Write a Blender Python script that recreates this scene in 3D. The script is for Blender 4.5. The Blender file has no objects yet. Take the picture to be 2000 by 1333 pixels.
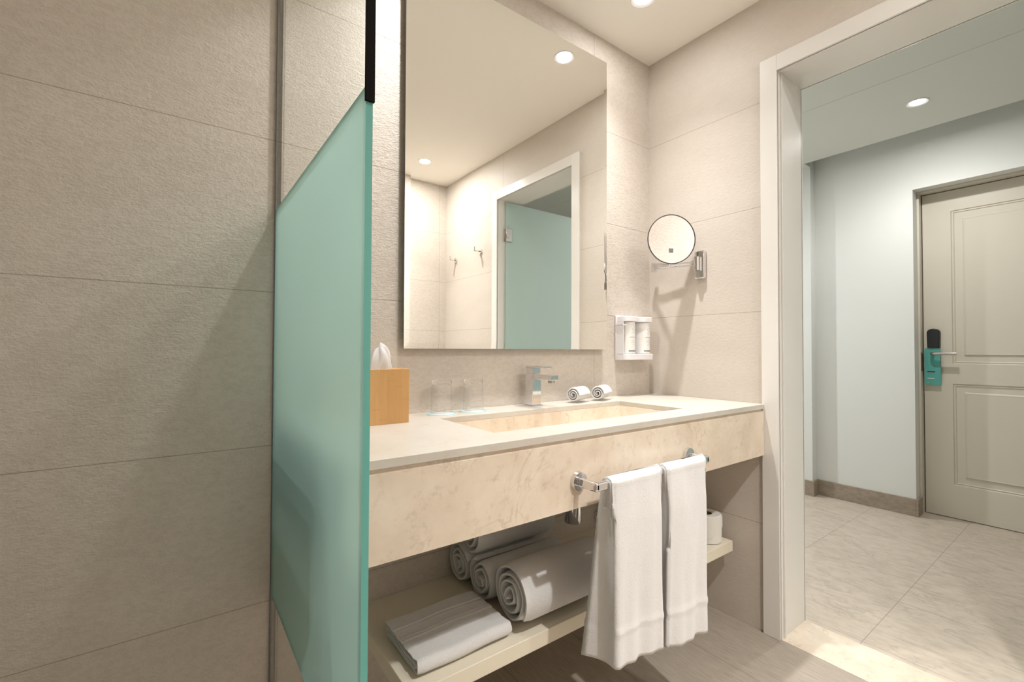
import bpy, bmesh, math, random
from mathutils import Vector, Matrix
random.seed(7)
S = bpy.context.scene
COL = S.collection
PI = math.pi

# ------------------------------------------------------------------ camera
cd = bpy.data.cameras.new('camera')
cd.sensor_width = 36.0
cd.lens = 887.46 * 36 / 2000
cd.clip_start = 0.02
cam = bpy.data.objects.new('camera', cd)
COL.objects.link(cam)
R_ = (0.80410312, -0.59447784, 0.00377864)
U_ = (-0.01393745, -0.01249696, 0.99982477)
F_ = (0.59432645, 0.80401488, 0.01833435)
cam.matrix_world = Matrix(((R_[0], U_[0], -F_[0], 0), (R_[1], U_[1], -F_[1], 0), (R_[2], U_[2], -F_[2], 1.063), (0, 0, 0, 1)))
S.camera = cam

# ------------------------------------------------------------------ world, exposure
S.view_settings.view_transform = 'Standard'
S.view_settings.look = 'None'
S.view_settings.gamma = 1
S.view_settings.use_curve_mapping = False
S.view_settings.exposure = 0.22
w = bpy.data.worlds.new('world'); S.world = w; w.use_nodes = True
w.node_tree.nodes['Background'].inputs[0].default_value = (0.8, 0.85, 0.9, 1)
w.node_tree.nodes['Background'].inputs[1].default_value = 0.3

# ------------------------------------------------------------------ materials
def new_mat(name):
    m = bpy.data.materials.new(name); m.use_nodes = True
    nt = m.node_tree
    b = nt.nodes['Principled BSDF']
    return m, nt, b

def nd(nt, typ, **kw):
    n = nt.nodes.new(typ)
    for k, v in kw.items():
        setattr(n, k, v)
    return n

def math_n(nt, op, a, b=None, c=None):
    n = nt.nodes.new('ShaderNodeMath'); n.operation = op
    for i, x in enumerate((a, b, c)):
        if x is None: continue
        if isinstance(x, (int, float)): n.inputs[i].default_value = x
        else: nt.links.new(x, n.inputs[i])
    return n.outputs[0]

def coords(nt, scale=(1, 1, 1)):
    tc = nd(nt, 'ShaderNodeTexCoord')
    mp = nd(nt, 'ShaderNodeMapping'); mp.inputs['Scale'].default_value = scale
    nt.links.new(tc.outputs['Object'], mp.inputs['Vector'])
    return mp.outputs['Vector'], tc

def noise(nt, vec, scale, detail=4, rough=0.55):
    n = nd(nt, 'ShaderNodeTexNoise'); n.inputs['Scale'].default_value = scale
    n.inputs['Detail'].default_value = detail; n.inputs['Roughness'].default_value = rough
    nt.links.new(vec, n.inputs['Vector'])
    return n.outputs['Fac']

def ramp(nt, fac, stops):
    r = nd(nt, 'ShaderNodeValToRGB')
    el = r.color_ramp.elements
    while len(el) > 1: el.remove(el[-1])
    el[0].position = stops[0][0]; el[0].color = tuple(stops[0][1]) + (1,)
    for p, c in stops[1:]:
        e = el.new(p); e.color = tuple(c) + (1,)
    nt.links.new(fac, r.inputs['Fac'])
    return r.outputs['Color']

def mixc(nt, fac, a, b, mode='MIX'):
    n = nd(nt, 'ShaderNodeMix', data_type='RGBA', blend_type=mode)
    for s, x in ((n.inputs[0], fac), (n.inputs[6], a), (n.inputs[7], b)):
        if isinstance(x, (int, float)): s.default_value = x
        elif isinstance(x, tuple): s.default_value = x + (1,) if len(x) == 3 else x
        else: nt.links.new(x, s)
    return n.outputs[2]

def bump(nt, b, h, strength, dist):
    n = nd(nt, 'ShaderNodeBump'); n.inputs['Strength'].default_value = strength
    n.inputs['Distance'].default_value = dist
    nt.links.new(h, n.inputs['Height']); nt.links.new(n.outputs[0], b.inputs['Normal'])

def joint_mask(nt, tc, specs, width):
    """1 on the joints; specs = [(axis, period, offset)]"""
    sep = nd(nt, 'ShaderNodeSeparateXYZ'); nt.links.new(tc.outputs['Object'], sep.inputs[0])
    out = None
    for ax, per, off in specs:
        c = sep.outputs['XYZ'.index(ax)]
        a = math_n(nt, 'ADD', c, 100 * per - off + per / 2)
        f = math_n(nt, 'MODULO', a, per)
        d = math_n(nt, 'ABSOLUTE', math_n(nt, 'SUBTRACT', f, per / 2))
        m = math_n(nt, 'LESS_THAN', d, width / 2)
        out = m if out is None else math_n(nt, 'MAXIMUM', out, m)
    return out

def tile_mat(name, specs, base, dark, rough=0.55, joint=(0.30, 0.25, 0.19), width=0.0022, nscale=(1, 1, 1), bstr=0.5, bdist=0.003, fine=1.0, pitc=0.30, veinc=0.0):
    m, nt, b = new_mat(name)
    v, tc = coords(nt, nscale)
    n1 = noise(nt, v, 5, 5, 0.6)
    n2 = noise(nt, v, 95 * fine, 5, 0.65)
    n3 = noise(nt, v, 190 * fine, 3, 0.6)
    c = mixc(nt, n1, dark, base)
    pit = ramp(nt, n2, [(0.40, (1, 1, 1)), (0.56, (0, 0, 0))])
    c = mixc(nt, math_n(nt, 'MULTIPLY', pit, pitc), c, tuple(x * 0.82 for x in dark))
    if veinc:
        wv = nd(nt, 'ShaderNodeTexNoise'); wv.inputs['Scale'].default_value = 4.5; wv.inputs['Detail'].default_value = 8
        wv.inputs['Distortion'].default_value = 1.2; wv.inputs['Roughness'].default_value = 0.65
        nt.links.new(v, wv.inputs['Vector'])
        rid = math_n(nt, 'ABSOLUTE', math_n(nt, 'SUBTRACT', wv.outputs['Fac'], 0.5))
        vm = ramp(nt, rid, [(0.0, (1, 1, 1)), (0.02, (0, 0, 0))])
        c = mixc(nt, math_n(nt, 'MULTIPLY', vm, veinc), c, tuple(x * 0.6 for x in dark))
    jm = joint_mask(nt, tc, specs, width)
    c = mixc(nt, math_n(nt, 'MULTIPLY', jm, 0.75), c, joint)
    nt.links.new(c, b.inputs['Base Color'])
    b.inputs['Roughness'].default_value = rough
    h = math_n(nt, 'ADD', math_n(nt, 'MULTIPLY', n2, 1.0), math_n(nt, 'MULTIPLY', n3, 0.45))
    h = math_n(nt, 'SUBTRACT', h, math_n(nt, 'MULTIPLY', jm, 0.9))
    bump(nt, b, h, bstr, bdist)
    return m

def paint_mat(name, col, rough=0.5, bs=0.03):
    m, nt, b = new_mat(name)
    v, tc = coords(nt)
    n = noise(nt, v, 3, 3)
    c = mixc(nt, n, tuple(x * 0.97 for x in col), col)
    nt.links.new(c, b.inputs['Base Color']); b.inputs['Roughness'].default_value = rough
    bump(nt, b, noise(nt, v, 220, 2), bs, 0.001)
    return m

def marble_mat(name, light, mid, vein, rough=0.28, sc=1.0):
    m, nt, b = new_mat(name)
    v, tc = coords(nt)
    n1 = noise(nt, v, 4 * sc, 6, 0.6)
    wv = nd(nt, 'ShaderNodeTexNoise'); wv.inputs['Scale'].default_value = 3.2 * sc; wv.inputs['Detail'].default_value = 7
    wv.inputs['Distortion'].default_value = 1.6; wv.inputs['Roughness'].default_value = 0.62
    nt.links.new(v, wv.inputs['Vector'])
    ridge = math_n(nt, 'ABSOLUTE', math_n(nt, 'SUBTRACT', wv.outputs['Fac'], 0.5))
    vm = ramp(nt, ridge, [(0.0, (1, 1, 1)), (0.012, (0.25, 0.25, 0.25)), (0.03, (0, 0, 0))])
    gate = ramp(nt, noise(nt, v, 7 * sc, 3), [(0.46, (0, 0, 0)), (0.62, (1, 1, 1))])
    vm = mixc(nt, 1.0, vm, gate, 'MULTIPLY')
    cloud = ramp(nt, n1, [(0.3, mid), (0.68, light)])
    sp = ramp(nt, noise(nt, v, 28 * sc, 6, 0.7), [(0.55, (0, 0, 0)), (0.75, (1, 1, 1))])
    c = mixc(nt, math_n(nt, 'MULTIPLY', sp, 0.5), cloud, tuple(0.5 * a + 0.5 * b for a, b in zip(mid, vein)))
    c = mixc(nt, math_n(nt, 'MULTIPLY', vm, 0.35), c, vein)
    nt.links.new(c, b.inputs['Base Color'])
    b.inputs['Roughness'].default_value = rough
    return m

def plain(name, col, rough=0.5, metal=0.0, **kw):
    m, nt, b = new_mat(name)
    b.inputs['Base Color'].default_value = tuple(col) + (1,)
    b.inputs['Roughness'].default_value = rough
    b.inputs['Metallic'].default_value = metal
    for k, v in kw.items(): b.inputs[k].default_value = v
    return m

def terry_mat(name, col, sc=420, st=0.55):
    m, nt, b = new_mat(name)
    v, tc = coords(nt)
    n = noise(nt, v, sc, 3, 0.7); n2 = noise(nt, v, 35, 3)
    c = mixc(nt, n, tuple(x * 0.86 for x in col), col)
    nt.links.new(c, b.inputs['Base Color']); b.inputs['Roughness'].default_value = 0.95
    b.inputs['Sheen Weight'].default_value = 0.25
    h = math_n(nt, 'ADD', n, math_n(nt, 'MULTIPLY', n2, 0.8))
    bump(nt, b, h, st, 0.003)
    return m

BASE = (0.68, 0.62, 0.555); DARK = (0.57, 0.50, 0.43)
M = {}
M['tile_back'] = tile_mat('beige_stone_tile_back', [('Z', 0.404, 0), ('X', 1.2, 1.425)], BASE, DARK, nscale=(0.65, 1, 1.15), bstr=0.75)
M['tile_side'] = tile_mat('beige_stone_tile_side', [('Z', 0.404, 0), ('Y', 3.0, 0.08)], BASE, DARK, nscale=(1, 0.5, 1.15), bstr=0.2, pitc=0.12)
M['tile_rear'] = tile_mat('beige_stone_tile_rear', [('Z', 0.404, 0), ('X', 1.2, 1.738)], BASE, DARK, nscale=(0.5, 1, 1.15))
M['floor_bath'] = tile_mat('grey_ribbed_floor_tile', [('X', 0.313, 1.52), ('Y', 4.0, -1.0)], (0.46, 0.395, 0.33), (0.36, 0.305, 0.245), rough=0.5, joint=(0.16, 0.12, 0.09), nscale=(3.2, 0.13, 1), bstr=0.3, fine=1.1, pitc=0.8)
M['floor_hall'] = tile_mat('cream_stone_floor_tile', [('X', 0.445, 2.477), ('Y', 0.45, 0.588)], (0.62, 0.53, 0.44), (0.52, 0.44, 0.355), rough=0.42, joint=(0.2, 0.16, 0.12), nscale=(1.1, 0.4, 1), bstr=0.12, fine=0.4, pitc=0.5, veinc=0.45)
M['baseboard'] = tile_mat('taupe_stone_baseboard', [('Y', 1.2, 3.0)], (0.42, 0.35, 0.28), (0.30, 0.24, 0.18), rough=0.45, nscale=(1, 0.6, 1.4), bstr=0.1, fine=0.35, pitc=0.5, veinc=0.4)
M['ceiling'] = paint_mat('cream_ceiling_paint', (0.91, 0.87, 0.80), 0.7)
M['hall_paint'] = paint_mat('white_hall_paint', (0.76, 0.77, 0.74), 0.65)
M['hall_ceiling'] = paint_mat('white_hall_ceiling_paint', (0.72, 0.74, 0.69), 0.7)
M['casing'] = paint_mat('white_gloss_trim_paint', (0.80, 0.77, 0.73), 0.22, 0.01)
M['door_paint'] = paint_mat('cream_door_paint', (0.70, 0.65, 0.55), 0.32, 0.02)
M['marble'] = marble_mat('crema_marble', (0.80, 0.70, 0.58), (0.66, 0.54, 0.42), (0.34, 0.23, 0.14), 0.25, 1.5)
M['marble_top'] = marble_mat('crema_marble_honed', (0.64, 0.60, 0.54), (0.56, 0.51, 0.445), (0.46, 0.38, 0.29), 0.3)
M['lacquer'] = paint_mat('cream_lacquer', (0.80, 0.73, 0.59), 0.35, 0.0)
M['mirror'] = plain('silvered_mirror', (0.93, 0.93, 0.90), 0.0, 1.0)
M['chrome'] = plain('polished_chrome', (0.78, 0.78, 0.80), 0.07, 1.0)
M['steel'] = plain('brushed_steel', (0.55, 0.52, 0.50), 0.28, 1.0)
M['black'] = plain('black_plastic', (0.012, 0.012, 0.015), 0.35)
M['edge_black'] = plain('black_edge_strip', (0.010, 0.009, 0.008), 0.9, **{'Specular IOR Level': 0.1})
M['dark_edge'] = plain('dark_mirror_rim', (0.03, 0.03, 0.03), 0.35)
M['back_panel'] = plain('mirror_backing_board', (0.25, 0.22, 0.18), 0.7)
M['towel'] = terry_mat('white_terry', (0.80, 0.78, 0.765))
M['towel_shelf'] = terry_mat('white_terry_rolls', (0.80, 0.78, 0.765), 380, 0.7)
M['hem'] = terry_mat('white_woven_band', (0.82, 0.80, 0.80), 900, 0.15)
M['paper'] = terry_mat('white_paper', (0.80, 0.77, 0.71), 160, 0.1)
M['cardboard'] = plain('grey_brown_cardboard', (0.28, 0.20, 0.13), 0.9)
M['white_plastic'] = plain('white_plastic', (0.80, 0.78, 0.79), 0.25)
M['bottle'] = plain('white_bottle_plastic', (0.83, 0.81, 0.78), 0.35)
M['ink'] = plain('grey_ink', (0.30, 0.30, 0.30), 0.6)
M['ink_light'] = plain('pale_grey_ink', (0.55, 0.54, 0.53), 0.6)
M['lens'] = None
M['turquoise'] = plain('turquoise_card', (0.10, 0.42, 0.38), 0.4)
M['white_print'] = plain('white_print', (0.7, 0.75, 0.72), 0.5)
M['gap'] = plain('painted_gap_shade', (0.03, 0.024, 0.03), 0.7)  # near-black colour standing in for shade in the door gap
M['brass_dark'] = plain('dark_strike_metal', (0.16, 0.11, 0.08), 0.35, 0.8)
M['coaster'] = plain('white_paper_coaster', (0.80, 0.82, 0.82), 0.5)
M['coaster_rim'] = plain('pale_blue_print', (0.30, 0.56, 0.58), 0.5)

def lens_mat():
    m, nt, b = new_mat('lit_lamp_lens')
    b.inputs['Base Color'].default_value = (1, 1, 1, 1)
    b.inputs['Emission Color'].default_value = (1, 0.97, 0.92, 1)
    b.inputs['Emission Strength'].default_value = 18
    return m
M['lens'] = lens_mat()

def clear_glass(name, tint, fres=1.45):
    m = bpy.data.materials.new(name); m.use_nodes = True
    nt = m.node_tree; nt.nodes.clear()
    o = nd(nt, 'ShaderNodeOutputMaterial')
    t = nd(nt, 'ShaderNodeBsdfTransparent'); t.inputs[0].default_value = tint + (1,)
    g = nd(nt, 'ShaderNodeBsdfGlossy'); g.inputs['Roughness'].default_value = 0.01
    f = nd(nt, 'ShaderNodeFresnel'); f.inputs[0].default_value = fres
    mx = nd(nt, 'ShaderNodeMixShader')
    ge = nd(nt, 'ShaderNodeNewGeometry')
    k = math_n(nt, 'MULTIPLY', f.outputs[0], math_n(nt, 'SUBTRACT', 1.0, ge.outputs['Backfacing']))
    nt.links.new(k, mx.inputs[0]); nt.links.new(t.outputs[0], mx.inputs[1]); nt.links.new(g.outputs[0], mx.inputs[2])
    nt.links.new(mx.outputs[0], o.inputs[0])
    return m
M['glass_clear'] = clear_glass('clear_shower_glass', (0.965, 0.985, 0.972))

def frosted(name, col, tr, dif, through=0.12):
    m = bpy.data.materials.new(name); m.use_nodes = True
    nt = m.node_tree; nt.nodes.clear()
    o = nd(nt, 'ShaderNodeOutputMaterial')
    t = nd(nt, 'ShaderNodeBsdfTranslucent'); t.inputs[0].default_value = tr + (1,)
    d = nd(nt, 'ShaderNodeBsdfDiffuse'); d.inputs[0].default_value = dif + (1,)
    g = nd(nt, 'ShaderNodeBsdfRefraction'); g.inputs[0].default_value = col + (1,); g.inputs['Roughness'].default_value = 0.9; g.inputs['IOR'].default_value = 1.3
    a = nd(nt, 'ShaderNodeMixShader'); a.inputs[0].default_value = 0.45
    b = nd(nt, 'ShaderNodeMixShader'); b.inputs[0].default_value = through
    c = nd(nt, 'ShaderNodeMixShader'); c.inputs[0].default_value = 0.04
    gl = nd(nt, 'ShaderNodeBsdfGlossy'); gl.inputs['Roughness'].default_value = 0.45
    nt.links.new(t.outputs[0], a.inputs[1]); nt.links.new(d.outputs[0], a.inputs[2])
    nt.links.new(a.outputs[0], b.inputs[1]); nt.links.new(g.outputs[0], b.inputs[2])
    nt.links.new(b.outputs[0], c.inputs[1]); nt.links.new(gl.outputs[0], c.inputs[2])
    nt.links.new(c.outputs[0], o.inputs[0])
    return m
M['frost'] = frosted('mint_frosted_glass', (0.50, 0.74, 0.71), (0.47, 0.71, 0.68), (0.26, 0.43, 0.41), 0.3)
M['frost_door'] = frosted('pale_mint_frosted_glass', (0.85, 0.96, 0.93), (0.80, 0.93, 0.90), (0.84, 0.95, 0.92), 0.15)
M['glass_edge'] = plain('turquoise_glass_edge', (0.13, 0.42, 0.37), 0.3)

def tumbler_mat():
    m, nt, b = new_mat('tumbler_glass')
    b.inputs['Base Color'].default_value = (1, 1, 1, 1)
    b.inputs['Roughness'].default_value = 0.0
    b.inputs['IOR'].default_value = 1.45
    b.inputs['Transmission Weight'].default_value = 1.0
    return m
M['tumbler'] = tumbler_mat()
M['tumbler_wall'] = clear_glass('thin_tumbler_glass', (1.0, 1.0, 1.0), 1.32)
M['tumbler_base'] = clear_glass('thick_tumbler_base', (0.93, 0.93, 0.92), 1.9)

def tissue_mat():
    m = bpy.data.materials.new('white_tissue'); m.use_nodes = True
    nt = m.node_tree; b = nt.nodes['Principled BSDF']; o = nt.nodes['Material Output']
    b.inputs['Base Color'].default_value = (0.86, 0.84, 0.84, 1); b.inputs['Roughness'].default_value = 0.9
    t = nd(nt, 'ShaderNodeBsdfTranslucent'); t.inputs[0].default_value = (0.86, 0.84, 0.84, 1)
    mx = nd(nt, 'ShaderNodeMixShader'); mx.inputs[0].default_value = 0.35
    nt.links.new(b.outputs[0], mx.inputs[1]); nt.links.new(t.outputs[0], mx.inputs[2]); nt.links.new(mx.outputs[0], o.inputs[0])
    return m
M['tissue'] = tissue_mat()

def bamboo_mat():
    m, nt, b = new_mat('bamboo_strips')
    v, tc = coords(nt)
    sep = nd(nt, 'ShaderNodeSeparateXYZ'); nt.links.new(tc.outputs['Object'], sep.inputs[0])
    sx = math_n(nt, 'FLOOR', math_n(nt, 'DIVIDE', math_n(nt, 'ADD', sep.outputs[0], sep.outputs[1]), 0.021))
    wn = nd(nt, 'ShaderNodeTexWhiteNoise', noise_dimensions='1D'); nt.links.new(sx, wn.inputs['W'])
    mp = nd(nt, 'ShaderNodeMapping'); mp.inputs['Scale'].default_value = (1, 1, 0.07); nt.links.new(tc.outputs['Object'], mp.inputs[0])
    g = noise(nt, mp.outputs[0], 260, 4, 0.6)
    base = ramp(nt, wn.outputs['Value'], [(0, (0.60, 0.33, 0.12)), (1, (0.74, 0.44, 0.18))])
    c = mixc(nt, math_n(nt, 'MULTIPLY', g, 0.5), base, (0.44, 0.22, 0.07))
    # nodes of the cane: short darker bars
    kn = math_n(nt, 'MODULO', math_n(nt, 'ADD', sep.outputs[2], math_n(nt, 'MULTIPLY', wn.outputs['Value'], 0.4)), 0.13)
    km = math_n(nt, 'LESS_THAN', kn, 0.0022)
    c = mixc(nt, math_n(nt, 'MULTIPLY', km, 0.22), c, (0.35, 0.17, 0.05))
    nt.links.new(c, b.inputs['Base Color']); b.inputs['Roughness'].default_value = 0.4
    return m
M['bamboo'] = bamboo_mat()

# ------------------------------------------------------------------ helpers
def tag(o, label=None, cat=None, group=None, kind=None):
    if label: o['label'] = label
    if cat: o['category'] = cat
    if group: o['group'] = group
    if kind: o['kind'] = kind
    return o

def thing(name, loc, label, cat, group=None, rz=0):
    o = bpy.data.objects.new(name, None); COL.objects.link(o)
    o.empty_display_size = 0.05
    o.location = loc; o.rotation_euler = (0, 0, rz)
    return tag(o, label, cat, group)

def obj(name, bm, mats, parent=None, smooth=False, bevel=0, bseg=2, angle=40):
    me = bpy.data.meshes.new(name)
    bmesh.ops.recalc_face_normals(bm, faces=bm.faces[:])
    bm.to_mesh(me); bm.free()
    if not isinstance(mats, (list, tuple)): mats = [mats]
    for m in mats: me.materials.append(m)
    if smooth:
        for p in me.polygons: p.use_smooth = True
        if smooth == 'auto':
            me.set_sharp_from_angle(angle=math.radians(angle))
    o = bpy.data.objects.new(name, me); COL.objects.link(o)
    if parent: o.parent = parent
    if bevel:
        b = o.modifiers.new('bevel', 'BEVEL'); b.width = bevel; b.segments = bseg; b.limit_method = 'ANGLE'
        b.angle_limit = math.radians(50)
        for p in me.polygons: p.use_smooth = True
        me.set_sharp_from_angle(angle=math.radians(50))
        b.harden_normals = False
    return o

def box(bm, x0, x1, y0, y1, z0, z1, mi=0):
    vs = [bm.verts.new((x, y, z)) for x in (x0, x1) for y in (y0, y1) for z in (z0, z1)]
    fs = []
    for q in ((0, 1, 3, 2), (4, 6, 7, 5), (0, 4, 5, 1), (2, 3, 7, 6), (0, 2, 6, 4), (1, 5, 7, 3)):
        f = bm.faces.new([vs[i] for i in q]); f.material_index = mi; fs.append(f)
    return fs

def bxo(name, b, mats, parent=None, bevel=0, **kw):
    bm = bmesh.new(); box(bm, *b)
    return obj(name, bm, mats, parent, bevel=bevel, **kw)

def cyl(bm, p0, p1, r0, r1=None, n=32, cap=True, mi=0):
    r1 = r0 if r1 is None else r1
    p0 = Vector(p0); p1 = Vector(p1); d = (p1 - p0).normalized()
    a = d.orthogonal().normalized(); b = d.cross(a)
    A = [bm.verts.new(p0 + r0 * (math.cos(t) * a + math.sin(t) * b)) for t in [2 * PI * i / n for i in range(n)]]
    B = [bm.verts.new(p1 + r1 * (math.cos(t) * a + math.sin(t) * b)) for t in [2 * PI * i / n for i in range(n)]]
    for i in range(n):
        f = bm.faces.new((A[i], A[(i + 1) % n], B[(i + 1) % n], B[i])); f.material_index = mi
    if cap:
        bm.faces.new(A).material_index = mi; bm.faces.new(B).material_index = mi

def lathe(bm, prof, n=48, center=(0, 0, 0), closed=False):
    """prof: list of (r, z)"""
    cx, cy, cz = center
    rings = []
    for r, z in prof:
        if r < 1e-6: rings.append([bm.verts.new((cx, cy, cz + z))])
        else: rings.append([bm.verts.new((cx + r * math.cos(2 * PI * i / n), cy + r * math.sin(2 * PI * i / n), cz + z)) for i in range(n)])
    pairs = list(zip(rings[:-1], rings[1:]))
    if closed: pairs.append((rings[-1], rings[0]))
    for A, B in pairs:
        for i in range(n):
            j = (i + 1) % n
            if len(A) == 1 and len(B) == 1: continue
            if len(A) == 1: bm.faces.new((A[0], B[j], B[i]))
            elif len(B) == 1: bm.faces.new((A[i], A[j], B[0]))
            else: bm.faces.new((A[i], A[j], B[j], B[i]))

def tube(bm, pts, r, n=16):
    pts = [Vector(p) for p in pts]
    rings = []; up = None
    for i, p in enumerate(pts):
        d = (pts[min(i + 1, len(pts) - 1)] - pts[max(i - 1, 0)]).normalized()
        if up is None: up = d.orthogonal().normalized()
        a = (up - up.dot(d) * d).normalized(); up = a; b = d.cross(a)
        rings.append([bm.verts.new(p + r * (math.cos(2 * PI * k / n) * a + math.sin(2 * PI * k / n) * b)) for k in range(n)])
    for A, B in zip(rings[:-1], rings[1:]):
        for k in range(n):
            bm.faces.new((A[k], A[(k + 1) % n], B[(k + 1) % n], B[k]))
    bm.faces.new(rings[0]); bm.faces.new(rings[-1])

def fbm(x, y, z=0):
    from mathutils import noise as N
    return N.noise(Vector((x, y, z)))

# ------------------------------------------------------------------ the setting
XR, YB, ZC = 1.80, 1.342, 2.42        # side wall, mirror wall, ceiling
XL, YR = -0.85, -0.74                 # shower end, rear wall
XH = 3.835                            # hall far wall
def struct(name, bm_or_b, mats, **kw):
    if isinstance(bm_or_b, tuple):
        bm = bmesh.new(); box(bm, *bm_or_b)
    else: bm = bm_or_b
    o = obj(name, bm, mats, **kw); o['kind'] = 'structure'
    return o

struct('floor', (XL - .1, XR, YR - .1, YB + .1, -.1, 0), M['floor_bath'])
struct('floor_hall', (2.008, 4.3, -1.6, 3.6, -.1, 0), M['floor_hall'])
struct('trim_1', (XR, 2.008, 0.02 - .06, 0.765 + .06, -.1, 0.001), M['marble'])     # marble threshold
struct('ceiling', (XL - .1, XR + .1, YR - .1, YB + .1, ZC, ZC + .1), M['ceiling'])
struct('wall_back', (XL - .1, XR, YB, YB + .12, 0, ZC), M['tile_back'])
struct('wall_left', (XL - .1, XL, YR, YB, 0, ZC), M['tile_side'])
struct('wall_rear', (XL - .1, XR, YR - .12, YR, 0, ZC), M['tile_rear'])
# side wall with the doorway: tiled inside, painted on the hall side
OY0, OY1, OZ = 0.02, 0.765, 2.11
bm = bmesh.new()
for b in ((XR, 2.0, YR - .12, OY0 - .012, 0, ZC), (XR, 2.0, OY1 + .012, 3.6, 0, ZC), (XR, 2.0, OY0 - .012, OY1 + .012, OZ + .012, ZC), (XR, 2.0, -1.6, YR - .12, 0, ZC)):
    for f in box(bm, *b):
        if f.calc_center_median().x > 1.95: f.material_index = 1
struct('wall_right', bm, [M['tile_side'], M['hall_paint']])
# hall
bm = bmesh.new()
D0, D1, DZ = -0.09, 0.815, 2.11
for b in ((XH, 4.2, D1, 3.6, 0, 2.56), (XH, 4.2, -1.6, D0, 0, 2.56), (XH, 4.2, D0, D1, DZ, 2.56), (3.75, XH, 1.375, 3.6, 0, 2.56)):
    box(bm, *b)
struct('wall_hall', bm, M['hall_paint'])
struct('wall_hall_near', (2.0, 4.2, -1.7, -1.6, 0, 2.56), M['hall_paint'])
struct('wall_hall_far', (2.0, 4.2, 3.6, 3.7, 0, 2.56), M['hall_paint'])
bm = bmesh.new()
box(bm, 1.90, 2.86, -1.6, 3.6, ZC + .0015, ZC + .08)
box(bm, 2.86, 3.655, -1.6, 3.6, ZC, ZC + .08)
box(bm, 3.655, XH, 1.377, 3.6, ZC, ZC + .08)
box(bm, 3.635, 3.655, -1.6, 1.375, ZC + .08, 2.56)
box(bm, 1.90, 4.2, -1.6, 3.6, 2.56, 2.64)
struct('ceiling_hall', bm, M['hall_ceiling'])
# doorway lining and casing
bm = bmesh.new()
CW = 0.06
box(bm, XR - .012, XR, OY1, OY1 + CW, 0, OZ + CW)            # casing facing the bathroom
box(bm, XR - .012, XR, OY0 - CW, OY0, 0, OZ + CW)
box(bm, XR - .012, XR, OY0, OY1, OZ, OZ + CW)
box(bm, 2.0, 2.012, OY1, OY1 + CW, 0, OZ + CW)
box(bm, 2.0, 2.012, OY0 - CW, OY0, 0, OZ + CW)
box(bm, 2.0, 2.012, OY0, OY1, OZ, OZ + CW)
box(bm, XR - .006, 2.006, OY1, OY1 + .012, 0, OZ + .012)      # lining
box(bm, XR - .006, 2.006, OY0 - .012, OY0, 0, OZ + .012)
box(bm, XR - .006, 2.006, OY0 - .012, OY1 + .012, OZ, OZ + .012)
box(bm, XR + .018, XR + .026, OY1 - .006, OY1, 0, OZ)         # stop bead
struct('trim_2', bm, M['casing'], bevel=0.0015, bseg=2)
# baseboards
bm = bmesh.new()
BT = .013
box(bm, XH - BT, XH, D1 - .0, 1.375, 0, .11)
box(bm, XH - BT, 3.93, D1 - BT, D1, 0, .11)
box(bm, 3.75 - BT, 3.75, 1.375 - BT, 3.6, 0, .11)
box(bm, 3.75, XH - BT, 1.375 - BT, 1.375, 0, .11)
struct('baseboard_hall', bm, M['baseboard'], bevel=0.001)
struct('baseboard_hall_near', (XH - BT, XH, -1.6, D0, 0, .11), M['baseboard'])

# ------------------------------------------------------------------ downlights
def downlight(x, y, z, label, power, color, size=103, group=None, cone_blend=0.2, falloff=4.0, glow=0.025):
    t = thing('downlight', (x, y, z), label, 'ceiling light', group)
    bm = bmesh.new()
    lathe(bm, [(.036, -.0005), (.046, -.004), (.047, 0.0), (.036, 0.0)], 40, closed=True)
    obj('trim_ring', bm, M['white_plastic'], t, smooth='auto')
    bm = bmesh.new(); lathe(bm, [(0, -.0008), (.034, -.0008), (.034, 0), (0, 0)], 32)
    obj('lamp_lens', bm, M['lens'], t)
    ld = bpy.data.lights.new('downlight_beam', 'SPOT')
    ld.energy = power; ld.color = color; ld.spot_size = math.radians(size); ld.spot_blend = cone_blend
    ld.shadow_soft_size = 0.022
    # lamp reflector: brightest straight down, falling off towards the rim of the cone
    ld.use_nodes = True; lt = ld.node_tree
    em = [n for n in lt.nodes if n.type == 'EMISSION'][0]
    tc = nd(lt, 'ShaderNodeTexCoord'); sp = nd(lt, 'ShaderNodeSeparateXYZ'); lt.links.new(tc.outputs['Normal'], sp.inputs[0])
    lt.links.new(math_n(lt, 'POWER', math_n(lt, 'ABSOLUTE', sp.outputs[2]), falloff), em.inputs['Strength'])
    l = bpy.data.objects.new('downlight_beam', ld); COL.objects.link(l); l.parent = t; l.location = (0, 0, -.026)
    # the lens also throws a weak wide glow
    ad = bpy.data.lights.new('downlight_glow', 'AREA'); ad.shape = 'DISK'; ad.size = 0.066
    ad.energy = power * glow; ad.color = color
    a = bpy.data.objects.new('downlight_glow', ad); COL.objects.link(a); a.parent = t; a.location = (0, 0, -.006)
    return t
WARM = (1.0, 0.995, 0.98)
PB = 36
downlight(1.429, 1.09, ZC, 'round white recessed downlight above the basin, near the doorway wall', PB * 2.6, WARM, falloff=10.0, glow=.018)
downlight(0.62, 1.09, ZC, 'round white recessed downlight over the shower end of the vanity top', PB * 1.35, WARM, falloff=4.5, glow=.03)
downlight(1.426, -0.37, ZC, 'round white recessed downlight seen low in the big mirror, above the robe hooks', PB * .5, WARM, glow=.44, falloff=8)
downlight(1.0, -0.30, ZC, 'round white recessed downlight behind the viewer, in front of the rear wall', PB * 7.6, WARM, glow=.021, falloff=8)
downlight(-0.40, 0.15, ZC, 'unseen round white downlight added over the shower as soft fill', PB * .06, WARM, glow=.35, falloff=2)  # unseen lamp added on the shower side to lift the ambient light
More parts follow.
